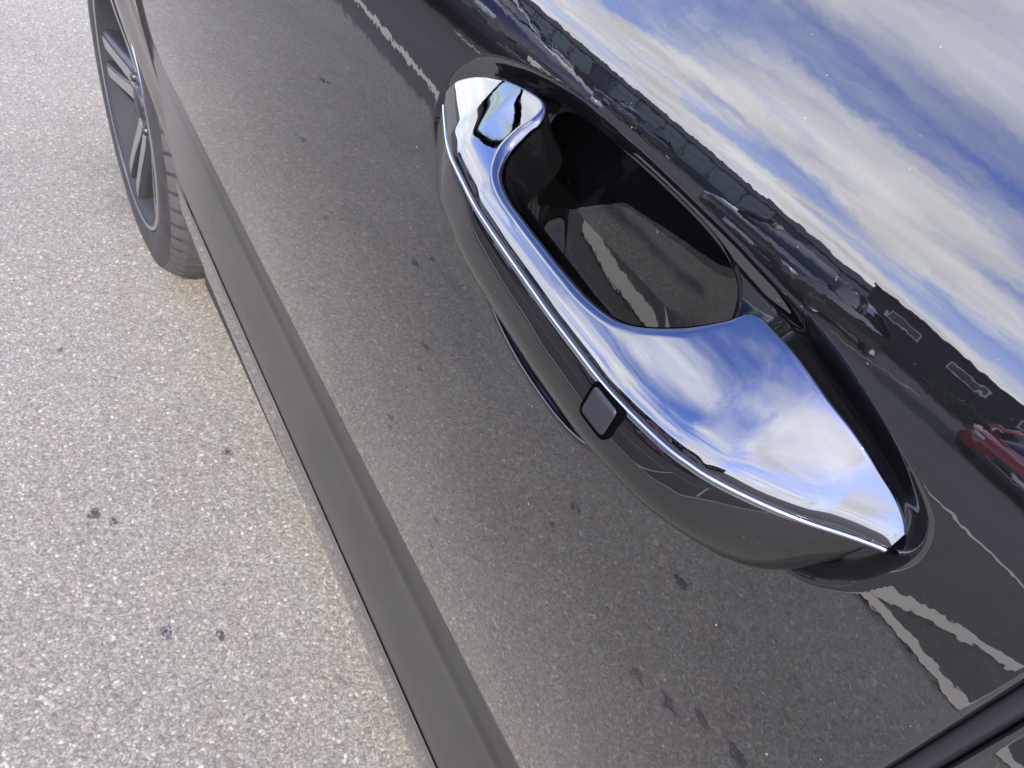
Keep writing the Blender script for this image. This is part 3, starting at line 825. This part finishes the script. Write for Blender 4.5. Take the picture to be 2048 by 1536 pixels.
# ------------------------------------------------------------------ what the door reflects: parked cars, buildings, trees
def parked_car(loc, rz, colour, label, plate=None, ptext=None, band=None, tall=0.0, L=4.2):
    r = empty('parked_car', (loc[0], loc[1], 0), rz)
    tag(r, label, 'car', 'cars parked across the car park')
    pm = make_paint('parked_car_paint', colour, ior=1.6, dust_sheen=.5, peel=.3)
    hw = .9
    # body stations along local X (front at +L/2): x, half width, sill, shoulder
    st = [(L / 2, .52, .38, .62), (L / 2 - .06, .70, .24, .74), (L / 2 - .22, .83, .20, .83), (L / 2 - .55, .89, .20, .92), (L / 2 - 1.1, .90, .20, 1.0 + tall * .2), (0, .91, .20, 1.02 + tall * .3), (-L / 2 + .8, .90, .20, 1.03 + tall * .3),
          (-L / 2 + .25, .86, .22, 1.02 + tall * .3), (-L / 2 + .04, .76, .30, .96), (-L / 2, .60, .40, .88)]
    rows = []
    for x, w_, zb, zt in st:
        half = [(0, zb), (w_ * .7, zb), (w_ * .97, zb + .06), (w_, zb + .22), (w_ * .995, (zb + zt) / 2 + .08), (w_ * .95, zt - .05), (w_ * .86, zt), (0, zt + .04)]
        rows.append([(x, y, z) for y, z in half] + [(x, -y, z) for y, z in half[-2:0:-1]])
    body = loft('body', rows, pm, r, wrap_c=True)
    n = len(rows[0])
    for q, nm in ((rows[0], 'bumper'), (rows[-1], 'tail_panel')):
        c = np.mean(np.array(q), 0)
        add(nm, [tuple(c)] + q, [(0, 1 + i, 1 + (i + 1) % n) for i in range(n)], pm, r, False)
    top = 1.46 + tall
    gs = [(L / 2 - 1.02, .80, 1.0 + tall * .2, 1.01 + tall * .2), (L / 2 - 1.75, .74, 1.0, top - .03), (-.3, .73, 1.0, top), (-L / 2 + .75, .72, 1.0, top - .05), (-L / 2 + .18, .76, 1.0, 1.06 + tall * .3)]
    rows = []
    for x, w_, zb, zt in gs:
        half = [(w_ * 1.06, zb), (w_ * .98, zb + (zt - zb) * .55), (w_ * .86, zt - .03), (w_ * .7, zt), (0, zt + .02)]
        rows.append([(x, y, z) for y, z in half] + [(x, -y, z) for y, z in half[-2::-1]])
    loft('glasshouse', rows, GLASS, r)
    rows = [[(x, y * .8, z + .012) for y in np.linspace(-.72, .72, 9)] for x, z in ((L / 2 - 1.80, top - .03), (-.3, top + .01), (-L / 2 + .72, top - .04))]
    loft('roof', rows, pm, r, flip=True)
    for s in (-1, 1):
        bar('pillar', (L / 2 - 1.0, s * .84, 1.0 + tall * .2), (L / 2 - 1.76, s * .66, top - .02), (.06, .05), pm, r)
        bar('pillar', (-.25, s * .80, 1.0), (-.3, s * .645, top - .01), (.08, .04), pm, r)
        bar('pillar', (-L / 2 + .3, s * .79, 1.02), (-L / 2 + .75, s * .64, top - .06), (.14, .05), pm, r)
        h = box('headlight', (L / 2 - .14, s * .62, .70), (.16, .30, .11), LAMP, r, .03, 2, Matrix.Rotation(-s * .5, 3, 'Z'))
        box('tail_lamp', (-L / 2 + .08, s * .66, .80), (.10, .22, .16), REDL, r, .02)
        for x in (L / 2 - .82, -L / 2 + .78):
            wv_ = empty('wheel', (x, s * .80, .31), 0, r)
            lathe('tyre', [(.20, -.09), (.29, -.10), (.31, -.08), (.31, .08), (.29, .10), (.20, .09)], 28, RUBBER, wv_)
            lathe('wheel_rim', [(.0, s * .085), (.05, s * .085), (.10, s * .06), (.17, s * .07), (.205, s * .095)], 20, ALLOY, wv_)
    box('grille', (L / 2 - .012, 0, .52), (.06, .82, .20), SATIN, r, .02)
    box('lower_intake', (L / 2 - .06, 0, .30), (.10, 1.15, .12), SATIN, r, .02)
    box('bright_strip', (L / 2 - .005, 0, .395), (.06, 1.0, .022), TRIM, r, .006)
    np_ = box('number_plate', (L / 2 + .022, 0, .50), (.012, .52, .112), plate or PLATE, r, .002)
    if band:
        box('plate_band', (L / 2 + .0285, -.24 * band, .50), (.003, .04, .105), GREEN, r)
    if ptext:
        cu = bpy.data.curves.new('plate_text', 'FONT'); cu.body = ptext; cu.size = .105; cu.align_x = 'CENTER'; cu.align_y = 'CENTER'; cu.extrude = .001
        tmp = bpy.data.objects.new('tmp', cu); COL.objects.link(tmp)
        dg = bpy.context.evaluated_depsgraph_get(); me = bpy.data.meshes.new_from_object(tmp.evaluated_get(dg)); me.name = 'plate_text'
        me.materials.clear(); me.materials.append(SATIN); bpy.data.objects.remove(tmp)
        o = bpy.data.objects.new('plate_text', me); link(o, r); o.location = (L / 2 + .0305, .02, .50); o.rotation_euler = (math.radians(90), 0, math.radians(90))
    return r
LAMP = simple('headlamp_glass', (.55, .58, .60), .08, 0.3)
REDL = simple('tail_lamp_red', (.35, .01, .01), .1)
PLATE = simple('plate_white', (.70, .70, .66), .4)
GREEN = simple('plate_green', (.02, .35, .10), .4)
parked_car((6.55, 3.9), math.pi, (.010, .013, .032), 'dark navy electric car with a green band on its number plate', ptext='VSER', band=1)
YR = 9.6
for x, y, col_, lb, tall in ((-2.9, YR, (.03, .03, .032), 'charcoal car parked on the far side of the red car from the black one', 0), (0.6, YR, (.22, .008, .010), 'red car parked nose out below the brown building', .05),
                        (4.4, YR, (.010, .010, .012), 'black car parked beside the red car', .1), (10.5, 21.5, (.012, .016, .035), 'dark blue car parked alone before the glazed building', 0),
                        (19.0, 22.5, (.016, .017, .019), 'dark grey tall car parked before the glazed building', .25), (26.5, 23.0, (.30, .31, .33), 'silver car parked before the glazed building', 0)):
    parked_car((x, y), -math.pi / 2, col_, lb, tall=tall, ptext=None)

BROWN = simple('dark_brown_cladding', (.022, .019, .020), .6, vary=.3, scale=3)
GREYW = simple('grey_wall_panel', (.16, .17, .19), .6, vary=.2, scale=1)
DGREY = simple('dark_grey_wall_panel', (.045, .05, .065), .6, vary=.2, scale=1)
NAVYW = simple('navy_wall_panel', (.014, .018, .035), .5, vary=.3, scale=1)
TEAL = simple('teal_glazing', (.13, .21, .21), .15, vary=.35, scale=.6)
WHITE = simple('white_frame_paint', (.6, .6, .58), .5)
def building_brown():
    b = empty('brown_building', (-4, 24, 0)); tag(b, 'low dark brown shop building with white framed windows', 'building')
    box('wall', (0, 2.5, 1.95), (26.0, 5, 3.9), BROWN, b)
    box('parapet', (0, 2.5, 4.0), (26.3, 5.3, .16), DGREY, b)
    for x in np.arange(-11.5, 12, 2.3):
        w_ = empty('window', (x + .05, -.02, 2.75), 0, b)
        box('pane', (0, 0, 0), (1.05, .04, .62), GLASS, w_)
        for dz in (-.34, .34): box('frame', (0, -.02, dz), (1.25, .07, .09), WHITE, w_)
        for dx in (-.58, .58): box('frame', (dx, -.02, 0), (.09, .07, .60), WHITE, w_)
    for x in (-8.5, -3.2, 5.0):
        d_ = box('door', (x, -.03, 1.05), (1.0, .08, 2.1), DGREY, b); h_ = box('door_handle', (.4, -.06, 0), (.03, .05, .3), TRIM, d_); h_.location = (x, -.03, 1.05)
    return b
building_brown()
def building_glass():
    b = empty('glazed_building', (36, 31, 0)); tag(b, 'long low retail building with teal glazing between grey bands', 'building')
    box('wall', (0, 4, 2.2), (54, 7.8, 4.4), DGREY, b)
    box('fascia', (0, -.02, 4.0), (54.2, .3, .7), GREYW, b)
    box('plinth', (0, -.02, .55), (54.1, .25, 1.1), NAVYW, b)
    for k in range(27):
        x = -26 + k * 2.0
        if k % 7 == 3: continue
        w_ = empty('window', (x, .06, 2.15), 0, b)
        box('pane', (0, 0, 0), (1.86, .06, 2.6), TEAL, w_)
        box('mullion', (.98, -.06, 0), (.10, .14, 2.7), GREYW, w_)
        box('transom', (0, -.06, .55), (1.86, .10, .07), GREYW, w_)
    return b
building_glass()
# hedge and trees
LEAF = NT('leaf_green'); LEAF.set(Base_Color=LEAF.mix(LEAF.noise(1.7, 4), (.030, .055, .018), (.075, .105, .030)), Roughness=.6); LEAF = LEAF.m
BARK = simple('bark', (.09, .07, .055), .9)
def foliage(name, c, r, n, size, seed, parent):
    rnd = np.random.RandomState(seed); V, F = [], []
    clumps = rnd.normal(size=(14, 3)); clumps /= np.linalg.norm(clumps, axis=1, keepdims=True); clumps *= rnd.uniform(.35, .75, (14, 1))
    for i in range(n):
        p = clumps[i % 14] + rnd.normal(size=3) * .20
        p = np.array(c) + p * np.array(r)
        u = rnd.normal(size=3); u /= np.linalg.norm(u); v = np.cross(u, rnd.normal(size=3)); v /= np.linalg.norm(v)
        s = size * rnd.uniform(.6, 1.3); k = len(V)
        V += [tuple(p - u * s), tuple(p + v * s * .5), tuple(p + u * s), tuple(p - v * s * .5)]; F.append((k, k + 1, k + 2, k + 3))
    return add(name, V, F, LEAF, parent, False)
def tree(loc, h, seed, label):
    r = empty('tree', (*loc, 0)); tag(r, label, 'tree', 'trees behind the glazed building')
    rows = [[(w_ * math.cos(a), w_ * math.sin(a), z) for a in np.linspace(0, 2 * math.pi, 9)[:-1]] for w_, z in ((.24, 0), (.17, h * .25), (.12, h * .5), (.05, h * .8))]
    loft('trunk', rows, BARK, r, wrap_c=True)
    foliage('crown', (0, 0, h * .62), (h * .36, h * .36, h * .42), 700, .28, seed, r)
rt = random.Random(4)
for k in range(16):
    x = 12 + k * 4.4 + rt.uniform(-1, 1); y = 44 + rt.uniform(-2, 3); h = rt.uniform(4.7, 5.2)
    tree((x, y), h, k, 'leafy green tree behind the long glazed building')
hg = empty('hedge', (3.3, 21.5, 0)); tag(hg, 'clipped green hedge along the foot of the brown building', 'hedge')
loft('stems', [[(x, .05 * math.cos(a), z + .05 * math.sin(a)) for a in np.linspace(0, 6.28, 7)[:-1]] for x, z in ((-3, .1), (0, .3), (3, .1))], BARK, hg, wrap_c=True)
foliage('leaves', (0, 0, .75), (3.6, .7, .75), 1800, .10, 77, hg)
